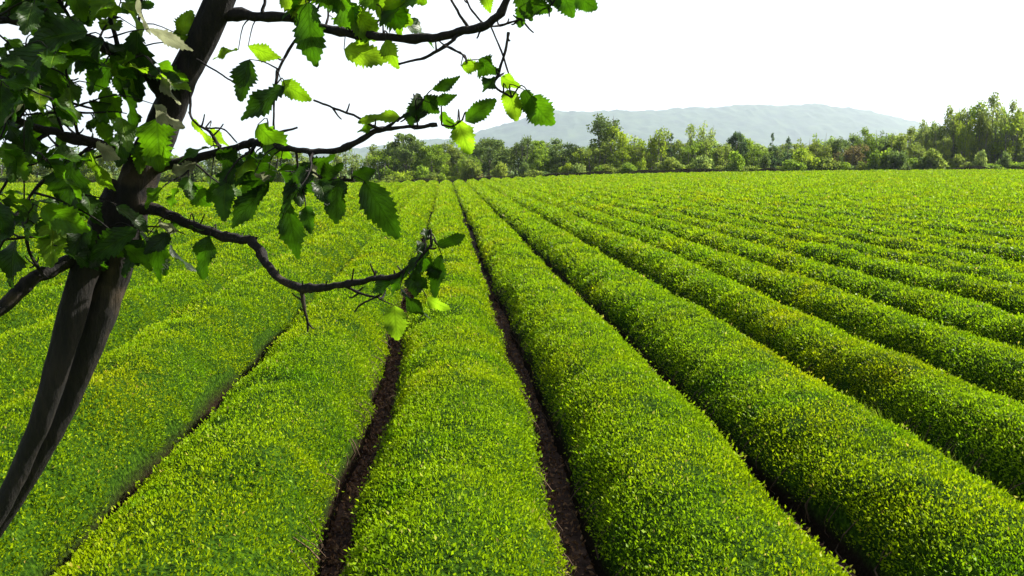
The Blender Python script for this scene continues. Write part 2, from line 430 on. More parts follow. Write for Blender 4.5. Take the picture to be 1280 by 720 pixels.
for k in range(-58, 60):
    x0 = furrow_c(k); ys = row_start(x0)
    yy = [ys]
    while yy[-1] < FAR + .9: yy.append(yy[-1] + max(.085, .0085 * math.hypot(yy[-1], x0)))
    yy = np.array(yy); yy[-1] = FAR + .95
    na = 22
    aa = np.linspace(0, math.pi, na)
    A, Yg = np.meshgrid(aa, yy)
    V = surf(k, Yg, A)
    i = np.arange(len(yy) - 1)[:, None] * na; j = np.arange(na - 1)[None, :]
    q = np.stack([i + j, i + j + 1, i + na + j + 1, i + na + j], -1).reshape(-1, 4)
    hgt = (np.abs(np.sin(A)) ** (2 / 2.1)).reshape(-1)
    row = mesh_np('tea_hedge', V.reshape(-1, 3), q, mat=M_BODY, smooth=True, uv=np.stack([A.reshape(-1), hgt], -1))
    if k in NL: lab = NL[k]; g = 'tea rows of the field'
    elif 3 < k <= 11: lab = f'clipped tea row on the right half, {ORD[k-1]} to the right of the central row'
    elif -9 <= k < -2: lab = f'clipped tea row behind the tree, {ORD[-k-1]} to the left of the central row'
    elif k > 11: lab = 'narrow tea row among the many crowding the rising right side of the field'; g = 'far tea rows on the right side'
    else: lab = 'narrow far tea row beyond the tree, on the left side of the field'; g = 'far tea rows on the left side'
    if -9 <= k <= 11: g = 'tea rows of the field'
    tag(row, lab, 'tea hedge', g)
    # leaves and young shoots
    yc = (yy[:-1] + yy[1:]) / 2; dy = np.diff(yy)
    d = np.hypot(yc, x0)
    L = np.where(d < 10, .023, .023 * (d / 10)) ; L = np.minimum(L, .16)
    c = DENS * 2.4 * np.minimum(1, (10 / d)) ** .26
    infr = np.abs(x0 / np.maximum(yc, .1) - .09) < .80
    c = np.where(infr, c, c * .25)
    cnt = rng.poisson(c * 1.95 / L ** 2 * dy)
    idx = np.repeat(np.arange(len(yc)), cnt); n = len(idx)
    y = yc[idx] + (rng.random(n) - .5) * dy[idx]
    a = np.pi * ((.075 + .85 * rng.random(n)) if k >= 0 else (.025 + .95 * rng.random(n)))
    p = surf(k, y, a); pa = surf(k, y, a + .03); pb_ = surf(k, y + .03, a)
    nn = np.cross(pb_ - p, pa - p); nn /= (np.linalg.norm(nn, axis=1)[:, None] + 1e-9)
    nn[nn[:, 2] < -.3] *= -1
    Ls = L[idx] * (.65 + .7 * rng.random(n))
    off = rng.random(n) ** 1.5 * (.036 + .25 * Ls)
    keep = rng.random(n) < (np.clip((np.sin(a) - .22) * 2.4, .10, 1) if k >= 0 else np.clip((np.sin(a) - .02) * 4, .5, 1))     # thinner towards the woody foot
    pit = .85 + .8 * fbm(p[:, 0] * 5.5, p[:, 1] * 5.5, 43, 2)
    keep &= rng.random(n) < np.where(d[idx] < 45, np.clip(pit, .12, 1), 1)
    p, nn, Ls, off, y, a = p[keep], nn[keep], Ls[keep], off[keep], y[keep], a[keep]
    n = len(p)
    stray = rng.random(n) < .03                               # shoots standing above the clipped table
    off = off + stray * (.02 + .035 * rng.random(n)); Ls = Ls * (1 + .4 * stray)
    V, q = leaf_quads(p + nn * off[:, None], nn, Ls)
    sg = np.clip(1.15 - d[idx][keep] / 90, .40, 1)
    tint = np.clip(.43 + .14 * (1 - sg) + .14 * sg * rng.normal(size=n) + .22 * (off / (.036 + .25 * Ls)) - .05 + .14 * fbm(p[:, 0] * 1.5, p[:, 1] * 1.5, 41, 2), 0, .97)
    tint[rng.random(n) < .006] = 1.0
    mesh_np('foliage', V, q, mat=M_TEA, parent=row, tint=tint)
    # bare woody stems along the feet of the nearest rows
    if -1 <= k <= 4:
        tb = Tubes(); ye = 26
        for sgn in ((1,) if k == -1 else (0, 1)):
            m = int((ye - Y0) * 5)
            y = Y0 + .4 + (ye - Y0 - .4) * rng.random(m) ** 1.4
            a1 = np.where(sgn == 0, .06, math.pi - .06) * np.ones(m); a2 = np.where(sgn == 0, .62, math.pi - .62) * np.ones(m)
            pf = surf(k, y + .12 * rng.normal(size=m), a1); pt = surf(k, y, a2)
            pf[:, 0] += (furrow_c(k) - pf[:, 0]) * .25 * rng.random(m)
            pf[:, 2] -= .03
            pm = surf(k, y, np.where(sgn == 0, .30, math.pi - .30) * np.ones(m)); pm[:, 0] += .03 * (1 if sgn else -1); pt[:, 0] += .02 * (1 if sgn else -1)
            for u in range(m):
                mid = pm[u] + rng.normal(size=3) * .035
                r = .003 + .005 * rng.random()
                tb.add([pf[u], mid, pt[u]], [r * 1.3, r, r * .5], sides=4, sub=2)
        tb.build('woody_undergrowth', M_WOOD, row)

# litter of dry leaves in the furrows, weeds and grass
def furrow_x(k, y): return (furrow_c(k) + furrow_c(k + 1)) / 2
Vs = []; Qs = []; n0 = 0
for k, m, ymax in ((-1, 8200, 22), (0, 4200, 20), (1, 1500, 16), (-2, 500, 16), (2, 700, 14)):
    y = Y0 + (ymax - Y0) * rng.random(m) ** 1.3
    x = furrow_x(k, y) + .17 * rng.normal(size=m)
    z = T(x, y) + .01 + .02 * rng.random(m)
    pos = np.stack([x, y, z], -1)
    V, q = leaf_quads(pos, np.tile([0, 0, .2], (m, 1)), .03 + .03 * rng.random(m), up=.1, spread=1.2)
    V[:, 2] = np.maximum(V[:, 2], T(V[:, 0], V[:, 1]) + .004)
    Vs.append(V); Qs.append(q + n0); n0 += len(V)
tag(mesh_np('leaf_litter', np.vstack(Vs), np.vstack(Qs), mat=M_LITTER), 'dry brown leaf litter scattered along the dark furrows', 'leaf litter', kind='stuff')
Vs = []; Qs = []; n0 = 0
def blades(x, y, hgt, wd):
    global n0
    m = len(x)
    z = T(x, y)
    az = rng.random(m) * 6.283; lean = .35 * rng.random(m)
    d = np.stack([np.cos(az) * lean, np.sin(az) * lean, np.ones(m)], -1)
    s = np.stack([-np.sin(az), np.cos(az), 0 * az], -1) * wd[:, None]
    b = np.stack([x, y, z - .01], -1)
    V = np.stack([b - s, b + s, b + d * hgt[:, None] * .6 + s * .7, b + d * hgt[:, None] * 1.0 + d * [[1, 1, 0]] * hgt[:, None] * .5 - s * .1], 1).reshape(-1, 3)
    q = np.arange(4 * m).reshape(-1, 4)
    Vs.append(V); Qs.append(q + n0); n0 += len(V)
for k, m, ya, yb, sx, h in ((2, 11000, 4.2, 17, .19, .26), (3, 5000, 8, 24, .16, .25), (1, 500, 9, 24, .06, .18), (4, 5000, 7, 26, .16, .28), (-3, 2600, 4, 20, .15, .25), (-4, 2600, 5, 22, .15, .25), (6, 3000, 8, 40, .15, .3)):
    y = ya + (yb - ya) * rng.random(m) ** 1.2
    x = furrow_x(k, y) + sx * rng.normal(size=m)
    patch = np.clip(1.2 + 1.6 * fbm(y / 1.6, y * 0 + k * 5, 51, 2), .15, 1.2)
    hh = h * (.4 + .8 * rng.random(m)) * patch * np.clip(1 - ((y - (ya + yb) / 2) / ((yb - ya) / 2)) ** 4, .2, 1)
    blades(x, y, hh, .0035 + .0035 * rng.random(m))
for k, m, ya, yb in ((2, 7000, 4.2, 18), (3, 2500, 7, 24), (4, 2000, 7, 26)):        # broad leaved weeds among the blades
    y = ya + (yb - ya) * rng.random(m) ** 1.2; x = furrow_x(k, y) + .2 * rng.normal(size=m)
    pos = np.stack([x, y, T(x, y) + .22 * rng.random(m) ** 1.5], -1)
    V, q = leaf_quads(pos, np.tile([0, 0, 1.0], (m, 1)), .025 + .035 * rng.random(m), up=.1, spread=1.3)
    Vs.append(V); Qs.append(q + n0); n0 += len(V)
nb = sum(len(v) for v in Vs) // 4
tag(mesh_np('grass', np.vstack(Vs), np.vstack(Qs), mat=M_GRASS, tint=np.clip(.5 + .25 * rng.normal(size=nb), 0, 1)), 'yellow green weeds and grass growing in the furrows', 'grass', kind='stuff')

# ------------------------------------------------------------------ far bank, tree belt, shrubs
ED = FAR + 2.2
def bank_z(X, Y):
    t = (Y - ED) / 1.5
    return T(X, Y) - .1 + (1.0 + .35 * vn(X / 3.0, Y * 0, 61)) * np.clip(1 - t * t, 0, 1)
V, q = grid(np.arange(-150, 130, .6), np.linspace(ED - 1.5, ED + 1.5, 9), bank_z)
M_BANK = mat_simple('shaded_bank_earth', spec=0.0, stops=[(.3, (.004, .004, .002)), (.6, (.010, .011, .005)), (.8, (.022, .030, .008))], scale=1.2, bump=.8, bscale=4, dist=.2)  # dark soil, with the hedge's shadow put into its near-black colours
tag(mesh_np('earth_bank', V, q, mat=M_BANK, smooth=True), kind='structure')

def far_leaves(centres, rads, per, size, flat=.8):
    Vs = []; Qs = []; Ts = []; n0 = 0
    for c, r in zip(centres, rads):
        m = max(8, int(per * r * r))
        p = rng.normal(size=(m, 3)); p /= np.linalg.norm(p, axis=1)[:, None]
        p *= (rng.random(m) ** .45)[:, None] * r
        p[:, 2] *= flat
        nn = p / (np.linalg.norm(p, axis=1)[:, None] + 1e-6)
        V, q = leaf_quads(c + p, nn, size * (.6 + .8 * rng.random(m)), up=.15, spread=1.1, wr=.62)
        Vs.append(V); Qs.append(q + n0); n0 += len(V)
        Ts.append(np.clip(.5 + .13 * rng.normal() + .17 * rng.normal(size=m), 0, 1))
    return np.vstack(Vs), np.vstack(Qs), np.concatenate(Ts)
def proto(kind):
    """unit tree 10 m high and about 10 m wide, returned as (trunk mesh, crown mesh)"""
    tb = Tubes(); C = []; R = []
    if kind == 'round':
        tb.add([(0, 0, -.3), (.1, 0, 2), (0, .1, 5), (.1, 0, 8)], [.28, .22, .14, .05], 7, sub=3)
        for i in range(52):
            t = rng.random() ** .8; z = 1.6 + 7.6 * t
            rr = 4.3 * math.sin(math.pi * (.14 + .80 * t)) ** .75 * (.35 + .65 * rng.random() ** .5)
            a = rng.random() * 6.283
            C.append((rr * math.cos(a), rr * math.sin(a), z)); R.append(.75 + .6 * rng.random())
            if i % 5 == 0: tb.add([(0, 0, z * .45), (rr * .5 * math.cos(a), rr * .5 * math.sin(a), z * .75), C[-1]], [.09, .06, .02], 5, sub=2)
        per, size, fl = 100, .40, .8
    elif kind == 'tall':
        for s in range(5):
            a = s * 1.26 + rng.random(); b = 2.4 * rng.random() ** .5; top = 7.6 + 2.4 * rng.random()
            x, y = b * math.cos(a), b * math.sin(a)
            tb.add([(x * .3, y * .3, -.3), (x * .7, y * .7, 3), (x, y, 6), (x * 1.15, y * 1.15, top)], [.17, .13, .08, .02], 6, sub=3)
            for i in range(15):
                t = rng.random() ** .9; z = 1.2 + (top - 1.2) * t
                f = min(1, z / 6); rr = (.4 + 1.5 * rng.random()) * (1 - .72 * t ** 2)
                q_ = rng.random() * 6.283
                c = (x * f * 1.1 + rr * math.cos(q_), y * f * 1.1 + rr * math.sin(q_), z)
                C.append(c); R.append(.42 + .5 * rng.random())
                if i % 3 == 0: tb.add([(x * f, y * f, z - .6), c], [.05, .02], 4, sub=2)
        per, size, fl = 92, .36, 1.1
    elif kind == 'airy':
        for s in range(9):
            a = s * .7 + rng.random(); b = 3.2 * rng.random() ** .6; top = 6.5 + 3.4 * rng.random()
            x, y = b * math.cos(a), b * math.sin(a)
            tb.add([(x * .4, y * .4, -.3), (x * .8, y * .8, 3), (x, y, 6), (x * 1.2, y * 1.2, top)], [.12, .09, .06, .02], 5, sub=3)
            for i in range(8):
                t = rng.random() ** .8; z = 1.5 + (top - 1.5) * t; q_ = rng.random() * 6.283; rr = .9 * rng.random()
                c = (x * min(1, z / 5) + rr * math.cos(q_), y * min(1, z / 5) + rr * math.sin(q_), z)
                C.append(c); R.append(.4 + .45 * rng.random())
                tb.add([(x * min(1, z / 5), y * min(1, z / 5), z - .7), c], [.035, .015], 4, sub=2)
        per, size, fl = 95, .36, 1.2
    elif kind == 'conifer':
        tb.add([(0, 0, -.3), (0, 0, 5), (0, 0, 9.9)], [.25, .15, .02], 7, sub=3)
        for i in range(70):
            t = rng.random() ** 1.2; z = .6 + 9.1 * t; rr = 3.4 * (1 - t) ** .85 * (.3 + .7 * rng.random()); a = rng.random() * 6.283
            C.append((rr * math.cos(a), rr * math.sin(a), z - .1 * rr)); R.append((.85 - .45 * t) * (.6 + .6 * rng.random()))
        per, size, fl = 130, .34, .6
    elif kind == 'shrub':
        for i in range(9):
            a = rng.random() * 6.283; rr = 3.6 * rng.random() ** .5; z = 2 + 6 * rng.random() * (1 - .5 * rr / 3.6)
            c = (rr * math.cos(a), rr * math.sin(a), z); C.append(c); R.append(1.6 + 1.3 * rng.random())
            tb.add([(rr * .15 * math.cos(a), rr * .15 * math.sin(a), -.3), c], [.12, .04], 4, sub=2)
            C.append((rr * 1.1 * math.cos(a), rr * 1.1 * math.sin(a), 1.2)); R.append(1.7)
        per, size, fl = 26, .95, .8
    tm = tb.build('trunk', M_FARBARK, link=False)
    V, q, t = far_leaves(np.array(C), R, per, size, fl)
    return tm, mesh_np('crown', V, q, mat=M_FAR, tint=t, link=False)
PROT = {k: [proto(k) for _ in range(n)] for k, n in (('round', 4), ('tall', 4), ('airy', 4), ('conifer', 2), ('shrub', 5))}
CLR = {'grey': (.105, .155, .036), 'mid': (.150, .230, .018), 'yel': (.21, .285, .018), 'olive': (.16, .21, .03),
       'dark': (.055, .095, .034), 'brown': (.17, .14, .05), 'lime': (.25, .34, .015), 'pale': (.19, .25, .055)}
def plant(name, px, top, hw, kind, clr, Y, label, cat, group, v):
    p = AT(px, 211, Y); X = p[0]
    zb = float(T(X, Y)); zt = AT(px, top, Y)[2]
    h = max(.5, (zt - zb) * (1.0 if kind == 'shrub' else 1.07)); wdt = 2 * hw * Y / 1092.0
    e = bpy.data.objects.new(name, None); COL.objects.link(e); e.empty_display_size = .5
    e.location = (X, Y, zb); e.rotation_euler = (0, 0, rng.random() * 6.283)
    nat = {'round': 8.2, 'tall': 5.6, 'airy': 5.4, 'conifer': 6.6, 'shrub': 9.0}[kind]
    e.scale = (wdt / nat, wdt / nat, h / 10.0)
    tag(e, label, cat, group)
    tm, cm = PROT[kind][v % len(PROT[kind])]
    t = link_obj('stem' if kind == 'shrub' else 'trunk', tm, e)
    c = link_obj('foliage' if kind == 'shrub' else 'crown', cm, e)
    f = .85 + .3 * rng.random()
    c.color = (*[x * f for x in CLR[clr]], 1)
    return e
U = 'trees of the belt behind the field'
TREES = [
 (508, 170, 26, 'round', 'grey', 131, 'dusky rounded tree of the belt seen just past the tip of the middle branch'),
 (540, 184, 24, 'round', 'mid', 129, 'low rounded mid green tree in the belt below the lime leaf'),
 (612, 174, 25, 'round', 'grey', 133, 'dark grey green domed tree standing above a rusty brown shrub'),
 (653, 167, 15, 'tall', 'grey', 131, 'small pointed dusky tree between the domed tree and the tallest centre tree'),
 (674, 188, 15, 'round', 'mid', 129, None), (585, 192, 16, 'airy', 'mid', 129, None),
 (706, 180, 24, 'round', 'grey', 131, 'broad low grey green tree left of the tallest centre tree'),
 (728, 188, 17, 'airy', 'yel', 128, None),
 (757, 141, 23, 'tall', 'grey', 132, 'tallest tree in the centre of the belt, narrow and grey green'),
 (778, 166, 22, 'tall', 'yel', 128, 'bright yellow green tree leaning against the tallest centre tree'),
 (744, 182, 22, 'airy', 'olive', 127, None), (803, 182, 18, 'airy', 'olive', 130, None),
 (817, 163, 17, 'airy', 'yel', 129, 'light feathery yellow green tree left of the small dark conifer'),
 (838, 168, 13, 'conifer', 'dark', 130, 'small dark pointed conifer right of the feathery yellow green tree'),
 (862, 180, 14, 'airy', 'mid', 128, None),
 (874, 151, 15, 'airy', 'pale', 133, 'thin see through tree with pale stems rising above its neighbours'),
 (897, 178, 16, 'airy', 'olive', 128, None), (920, 168, 13, 'round', 'dark', 131, 'dark flat topped tree right of the thin see through tree'),
 (943, 186, 14, 'airy', 'mid', 128, None), (964, 168, 11, 'conifer', 'dark', 130, 'taller of the two dark blue green conifers standing side by side'),
 (984, 172, 11, 'conifer', 'dark', 131, 'shorter of the two dark blue green conifers standing side by side'),
 (1002, 184, 14, 'airy', 'yel', 127, None), (1022, 173, 13, 'tall', 'olive', 130, None), (1043, 169, 14, 'tall', 'grey', 131, None),
 (1063, 182, 16, 'airy', 'brown', 128, 'brownish bare looking tree in the belt, low between green ones'), (1084, 166, 14, 'tall', 'mid', 130, None),
 (1101, 162, 15, 'tall', 'grey', 132, None), (1120, 165, 15, 'tall', 'olive', 129, None), (1141, 178, 15, 'airy', 'olive', 127, None),
 (1155, 148, 12, 'airy', 'pale', 133, 'slim pale airy tree standing just left of the tall right hand clump'), (1176, 166, 15, 'tall', 'olive', 128, None),
 (1194, 133, 19, 'tall', 'pale', 131, 'left tree of the tall clump, pale and narrow'),
 (1214, 124, 22, 'tall', 'mid', 132, 'highest tree of the tall clump near the right end of the belt'),
 (1239, 129, 18, 'tall', 'pale', 130, 'pale tree filling the middle of the tall right hand clump'),
 (1258, 146, 18, 'airy', 'yel', 128, 'yellow green tree in front of the tall right hand clump'),
 (1278, 131, 22, 'tall', 'mid', 131, 'tall tree cut off by the right edge of the photo'),
 (1168, 150, 12, 'tall', 'mid', 134, None), (1182, 142, 12, 'tall', 'olive', 133, None), (1204, 140, 12, 'tall', 'yel', 128, None), (1226, 136, 12, 'tall', 'olive', 128, None), (1250, 132, 12, 'tall', 'mid', 133, None), (1268, 136, 12, 'tall', 'olive', 129, None),
 (1030, 166, 15, 'tall', 'mid', 133, None), (1072, 164, 16, 'tall', 'grey', 134, None), (1112, 166, 18, 'tall', 'mid', 133, None), (1132, 166, 16, 'tall', 'olive', 132, None), (1010, 172, 14, 'tall', 'olive', 133, None), (880, 172, 18, 'tall', 'mid', 131, None), (850, 174, 16, 'tall', 'olive', 132, None), (935, 174, 16, 'tall', 'mid', 132, None), (790, 170, 18, 'tall', 'mid', 132, None),
 (1306, 136, 22, 'tall', 'grey', 131, None), (1338, 142, 22, 'tall', 'mid', 130, None), (1370, 150, 24, 'round', 'mid', 132, None),
 (480, 192, 18, 'airy', 'mid', 128, None), (455, 190, 16, 'airy', 'pale', 131, None), (430, 187, 16, 'airy', 'pale', 130, None)]
for i, px in enumerate(range(-330, 410, 26)):
    TREES.append((px + rng.uniform(-6, 6), rng.uniform(182, 202), rng.uniform(15, 23), ['round', 'airy', 'tall'][i % 3], ['grey', 'mid', 'olive', 'pale'][i % 4], 128 + 5 * rng.random(), None))
for i, px in enumerate(range(485, 1400, 18)):      # a second rank behind, filling the gaps low down
    TREES.append((px + rng.uniform(-8, 8), rng.uniform(176, 187) - (16 if px > 1150 else 0), rng.uniform(18, 26), ['airy', 'round', 'tall'][i % 3], ['olive', 'grey', 'mid', 'pale'][(i * 3) % 4], 139 + 8 * rng.random(), 'B'))
GEN = {'grey': 'dusky', 'mid': 'mid green', 'yel': 'yellow green', 'olive': 'olive', 'dark': 'dark', 'brown': 'brown', 'lime': 'lime', 'pale': 'pale'}
for i, (px, top, hw, kind, clr, Y, lab) in enumerate(TREES):
    if lab == 'B': lab = 'back rank tree mostly hidden behind the front trees of the belt'; g = 'trees of the back rank'
    elif lab is None:
        side = 'behind the leafy branches on the left' if px < 480 else ('in the belt left of the two dark conifers' if px < 964 else 'in the belt right of the two dark conifers')
        lab = f'{GEN[clr]} {"feathery" if kind == "airy" else "narrow" if kind == "tall" else "rounded"} tree {side}'
        g = lab.replace(' tree ', ' trees ', 1)
    else: g = U
    plant('conifer' if kind == 'conifer' else 'tree', px, top, hw, kind, clr, Y, lab, 'tree', g, i)
px = -320.0; i = 0
while px < 1360:
    base = np.interp(px, [490, 600, 700, 800, 880, 1060, 1280], [230, 226, 222, 221, 216, 212, 211])
    clr = ['olive', 'olive', 'mid', 'yel', 'grey', 'grey', 'pale', 'mid', 'olive'][int(rng.integers(0, 9))]
    lab = f'{GEN[clr]} shrub in the undergrowth at the foot of the tree belt'; g = f'{GEN[clr]} shrubs at the foot of the tree belt'
    if 596 < px < 614: clr = 'brown'; lab = 'rusty brown shrub below the dark domed tree at the field edge'; g = 'shrubs at the field edge'
    plant('shrub', px, base - rng.choice([rng.uniform(8, 16), rng.uniform(16, 36)]), rng.uniform(8, 17), 'shrub', clr, FAR + 4.6 + 2.5 * rng.random(), lab, 'shrub', g, i)
    px += rng.uniform(10, 17); i += 1

# ------------------------------------------------------------------ haze
m, n, out = new_mat('haze_air')
pv = n.nodes.new('ShaderNodeVolumePrincipled')
pv.inputs['Color'].default_value = (.52, .60, .73, 1); pv.inputs['Density'].default_value = .000092
pv.inputs['Anisotropy'].default_value = .25
n.links.new(pv.outputs[0], out.inputs['Volume'])
lo = np.array([-8220, -320, -6.]); hi = np.array([8220, 8820, 560.])
V = np.array([[(lo, hi)[(i >> b) & 1][b] for b in range(3)] for i in range(8)])
q = [(0, 2, 3, 1), (4, 5, 7, 6), (0, 1, 5, 4), (2, 6, 7, 3), (0, 4, 6, 2), (1, 3, 7, 5)]
tag(mesh_np('haze', V, q, mat=m), 'pale blue haze over the valley', 'haze', kind='stuff')

# ------------------------------------------------------------------ the leafy tree close by
tree = bpy.data.objects.new('leafy_tree', None); COL.objects.link(tree)
tag(tree, 'dark leaning two stemmed tree with serrated leaves in the near left foreground', 'tree')
gb = P(-300, 1200, 1.64); base = np.array([gb[0], gb[1], 0]); base[2] = float(T(base[0], base[1]))
tree.location = base
def loc(pts): return [np.asarray(p) - base for p in pts]
LIMB_PTS = []     # (branch index, world point) for attaching sprays
def limb(tb, pix, idx, rough=.14, sides=12, seed=0, raw=None):
    pts = [P(a, b, d) for a, b, d, r in pix]; rad = [r * (.84 if idx else 1) * d / FPX for a, b, d, r in pix]
    if raw: pts = raw + pts; rad = [rad[0] * 1.25] * len(raw) + rad
    p, r = tb.add(loc(pts), rad, sides, rough, seed, sub=9 if sides > 12 else 7, gnarl=.05 if sides > 12 else .35)
    for u, rr in zip(p, r): LIMB_PTS.append((idx, u + base, rr))
    return p
tb = Tubes()
limb(tb, [(-190, 985, 1.64, 17), (-75, 770, 1.63, 13), (4, 645, 1.62, 11.5), (50, 570, 1.61, 12), (83, 505, 1.61, 13.5), (121, 405, 1.60, 18), (143, 335, 1.6, 20), (158, 280, 1.6, 23), (174, 225, 1.6, 23), (202, 160, 1.6, 20), (232, 90, 1.58, 18), (276, 0, 1.55, 18), (312, -90, 1.52, 15), (335, -190, 1.5, 13), (340, -300, 1.5, 7)], 0, .07, 28, 3, raw=[base + [0, 0, -.05]])
tb.build('trunk', M_BARK, tree)
tb = Tubes()
limb(tb, [(-200, 985, 1.58, 15), (-88, 770, 1.57, 12), (-8, 650, 1.56, 11), (32, 570, 1.56, 11.5), (58, 505, 1.55, 13), (86, 405, 1.55, 16), (108, 335, 1.56, 17), (131, 275, 1.58, 18), (152, 232, 1.6, 16)], 0, .07, 26, 9, raw=[base + [.03, -.08, -.05]])
tb.build('trunk', M_BARK, tree)

BR = {}
def branch(idx, main, twigs=(), rough=.16, seed=1):
    tb = Tubes()
    for i, t in enumerate([main] + list(twigs)):
        limb(tb, t, idx, rough if i == 0 else .08, 9 if i == 0 else 6, seed + i)
    main_p = [q_ for i_, q_, r_ in LIMB_PTS if i_ == idx]
    for _ in range(16):
        q_ = main_p[int(rng.integers(3, len(main_p)))]; v_ = rng.normal(size=3); v_ /= np.linalg.norm(v_); l_ = .008 + .022 * rng.random()
        tb.add(loc([q_, q_ + v_ * l_ * .6, q_ + v_ * l_ + [0, 0, .003]]), [.0019, .0014, .0011], 5, sub=2)
    BR[idx] = tb
branch(1, [(258, 28, 1.56, 8), (300, 19, 1.55, 7), (360, 22, 1.5, 6.5), (425, 40, 1.46, 6.2), (480, 47, 1.43, 6.0), (535, 48, 1.40, 6.2), (580, 40, 1.38, 6.5), (615, 25, 1.36, 6), (636, -5, 1.35, 5), (660, -60, 1.34, 3.5)],
       [[(575, 42, 1.38, 2.6), (556, 58, 1.37, 2.6), (530, 72, 1.37, 2.2), (498, 80, 1.37, 1.5)], [(556, 57, 1.37, 1.8), (575, 66, 1.36, 1.6), (585, 78, 1.36, 1.2)],
        [(586, 36, 1.38, 2.2), (572, 14, 1.37, 2), (560, -10, 1.37, 2)], [(604, 30, 1.37, 1.6), (588, 10, 1.37, 1.5), (580, -12, 1.37, 1.2)],
        [(613, 32, 1.36, 1.3), (626, 62, 1.36, 1.3), (636, 92, 1.36, 1.1)], [(636, 40, 1.36, 2.2), (631, 66, 1.36, 2), (622, 95, 1.36, 2), (618, 108, 1.36, 1.8), (640, 122, 1.36, 1.4)],
        [(624, 32, 1.36, 1.8), (645, 26, 1.36, 1.4), (662, 20, 1.36, 1.2), (690, 5, 1.35, 1.4)], [(602, 36, 1.37, 1.8), (596, 48, 1.37, 1)], [(328, 16, 1.52, 3), (331, 0, 1.52, 2.6), (336, -30, 1.52, 2.4)],
        [(374, 44, 1.5, 2.2), (352, 78, 1.5, 2), (344, 108, 1.5, 1.8), (342, 150, 1.5, 1.7), (343, 182, 1.5, 1.5)]])
branch(2, [(172, 220, 1.6, 9), (205, 206, 1.58, 7.5), (250, 198, 1.55, 6), (300, 182, 1.52, 5.2), (322, 177, 1.5, 4.8), (350, 184, 1.48, 4.4), (375, 188, 1.46, 4.2), (408, 190, 1.45, 4.4), (440, 181, 1.43, 4.4), (470, 164, 1.42, 3.8), (500, 159, 1.41, 3), (530, 158, 1.4, 2.6), (547, 155, 1.4, 3.4)],
       [[(476, 164, 1.42, 2.2), (450, 148, 1.42, 2), (420, 136, 1.43, 1.8), (392, 125, 1.44, 1.6)], [(300, 108, 1.52, 1.2), (278, 94, 1.53, 1.4), (246, 74, 1.55, 1.6)], [(336, 168, 1.5, 2.2), (355, 164, 1.5, 2), (372, 159, 1.5, 1.5)],
        [(478, 162, 1.42, 2.4), (500, 148, 1.41, 2), (520, 138, 1.4, 1.6)], [(552, 156, 1.4, 1.6), (565, 158, 1.4, 1.4), (578, 150, 1.4, 1.4)], [(275, 184, 1.53, 2.6), (262, 165, 1.54, 2.2), (240, 148, 1.56, 1.8), (238, 118, 1.57, 1.6)], [(388, 192, 1.46, 2.6), (392, 208, 1.46, 2.4), (400, 222, 1.46, 2.2), (440, 226, 1.45, 2)], [(258, 160, 1.54, 1.4), (280, 162, 1.53, 1.2), (296, 178, 1.52, 1)]], seed=11)
branch(3, [(172, 256, 1.59, 10), (210, 270, 1.55, 8), (240, 281, 1.52, 7.5), (270, 293, 1.5, 7), (300, 298, 1.47, 6.8), (318, 304, 1.45, 7), (332, 328, 1.43, 6), (350, 348, 1.41, 5.8), (378, 360, 1.39, 6.5), (402, 359, 1.37, 6), (430, 356, 1.36, 5.2), (465, 349, 1.34, 4.6), (490, 346, 1.33, 4), (512, 334, 1.32, 2.6), (532, 315, 1.31, 2), (540, 305, 1.31, 1.6)],
       [[(378, 362, 1.39, 4), (380, 380, 1.39, 2.8), (384, 400, 1.39, 2), (385, 415, 1.39, 1.4)], [(432, 358, 1.36, 2.4), (455, 368, 1.35, 2), (478, 373, 1.34, 1.6)], [(470, 352, 1.34, 2.2), (478, 366, 1.34, 1.8), (452, 380, 1.34, 1.5), (443, 390, 1.34, 1)], [(468, 348, 1.34, 1.8), (470, 338, 1.34, 1.3)], [(310, 300, 1.46, 3), (322, 297, 1.46, 1.5)]], rough=.2, seed=31)
branch(4, [(140, 280, 1.58, 12), (110, 312, 1.56, 11), (75, 335, 1.53, 10), (40, 352, 1.5, 9.5), (0, 384, 1.47, 9.5), (-60, 420, 1.43, 7), (-130, 440, 1.4, 4)],
       [[(96, 322, 1.55, 4), (70, 300, 1.5, 3), (40, 296, 1.47, 2.2), (5, 300, 1.44, 2)], [(55, 345, 1.5, 3), (38, 318, 1.48, 2.2), (30, 280, 1.46, 2)]], seed=51)
branch(5, [(182, 203, 1.6, 10), (140, 186, 1.56, 8), (95, 172, 1.5, 7.5), (50, 160, 1.45, 6), (0, 140, 1.4, 5), (-60, 110, 1.36, 3)],
       [[(98, 172, 1.5, 2.4), (92, 140, 1.48, 2.2), (84, 100, 1.46, 1.8), (82, 70, 1.45, 1.6)], [(80, 168, 1.48, 2), (66, 130, 1.47, 1.8), (62, 100, 1.46, 1.6)], [(60, 166, 1.46, 3), (30, 190, 1.43, 2.5), (0, 240, 1.4, 2)], [(120, 180, 1.53, 3), (90, 200, 1.5, 2.4), (50, 230, 1.46, 2.2), (20, 270, 1.43, 2)]], seed=71)
branch(6, [(216, 130, 1.59, 11), (180, 90, 1.55, 9), (130, 60, 1.5, 8), (70, 35, 1.44, 6.5), (0, 25, 1.38, 5), (-70, 10, 1.33, 3)],
       [[(150, 72, 1.52, 4), (140, 30, 1.5, 3.2), (120, -40, 1.48, 3)], [(60, 33, 1.43, 3), (30, 60, 1.4, 2.4), (-10, 90, 1.37, 2)], [(170, 82, 1.54, 3), (172, 40, 1.54, 2.6), (180, -20, 1.53, 2)], [(100, 48, 1.47, 3), (80, 10, 1.45, 2.4), (50, -40, 1.42, 2)]], seed=91)
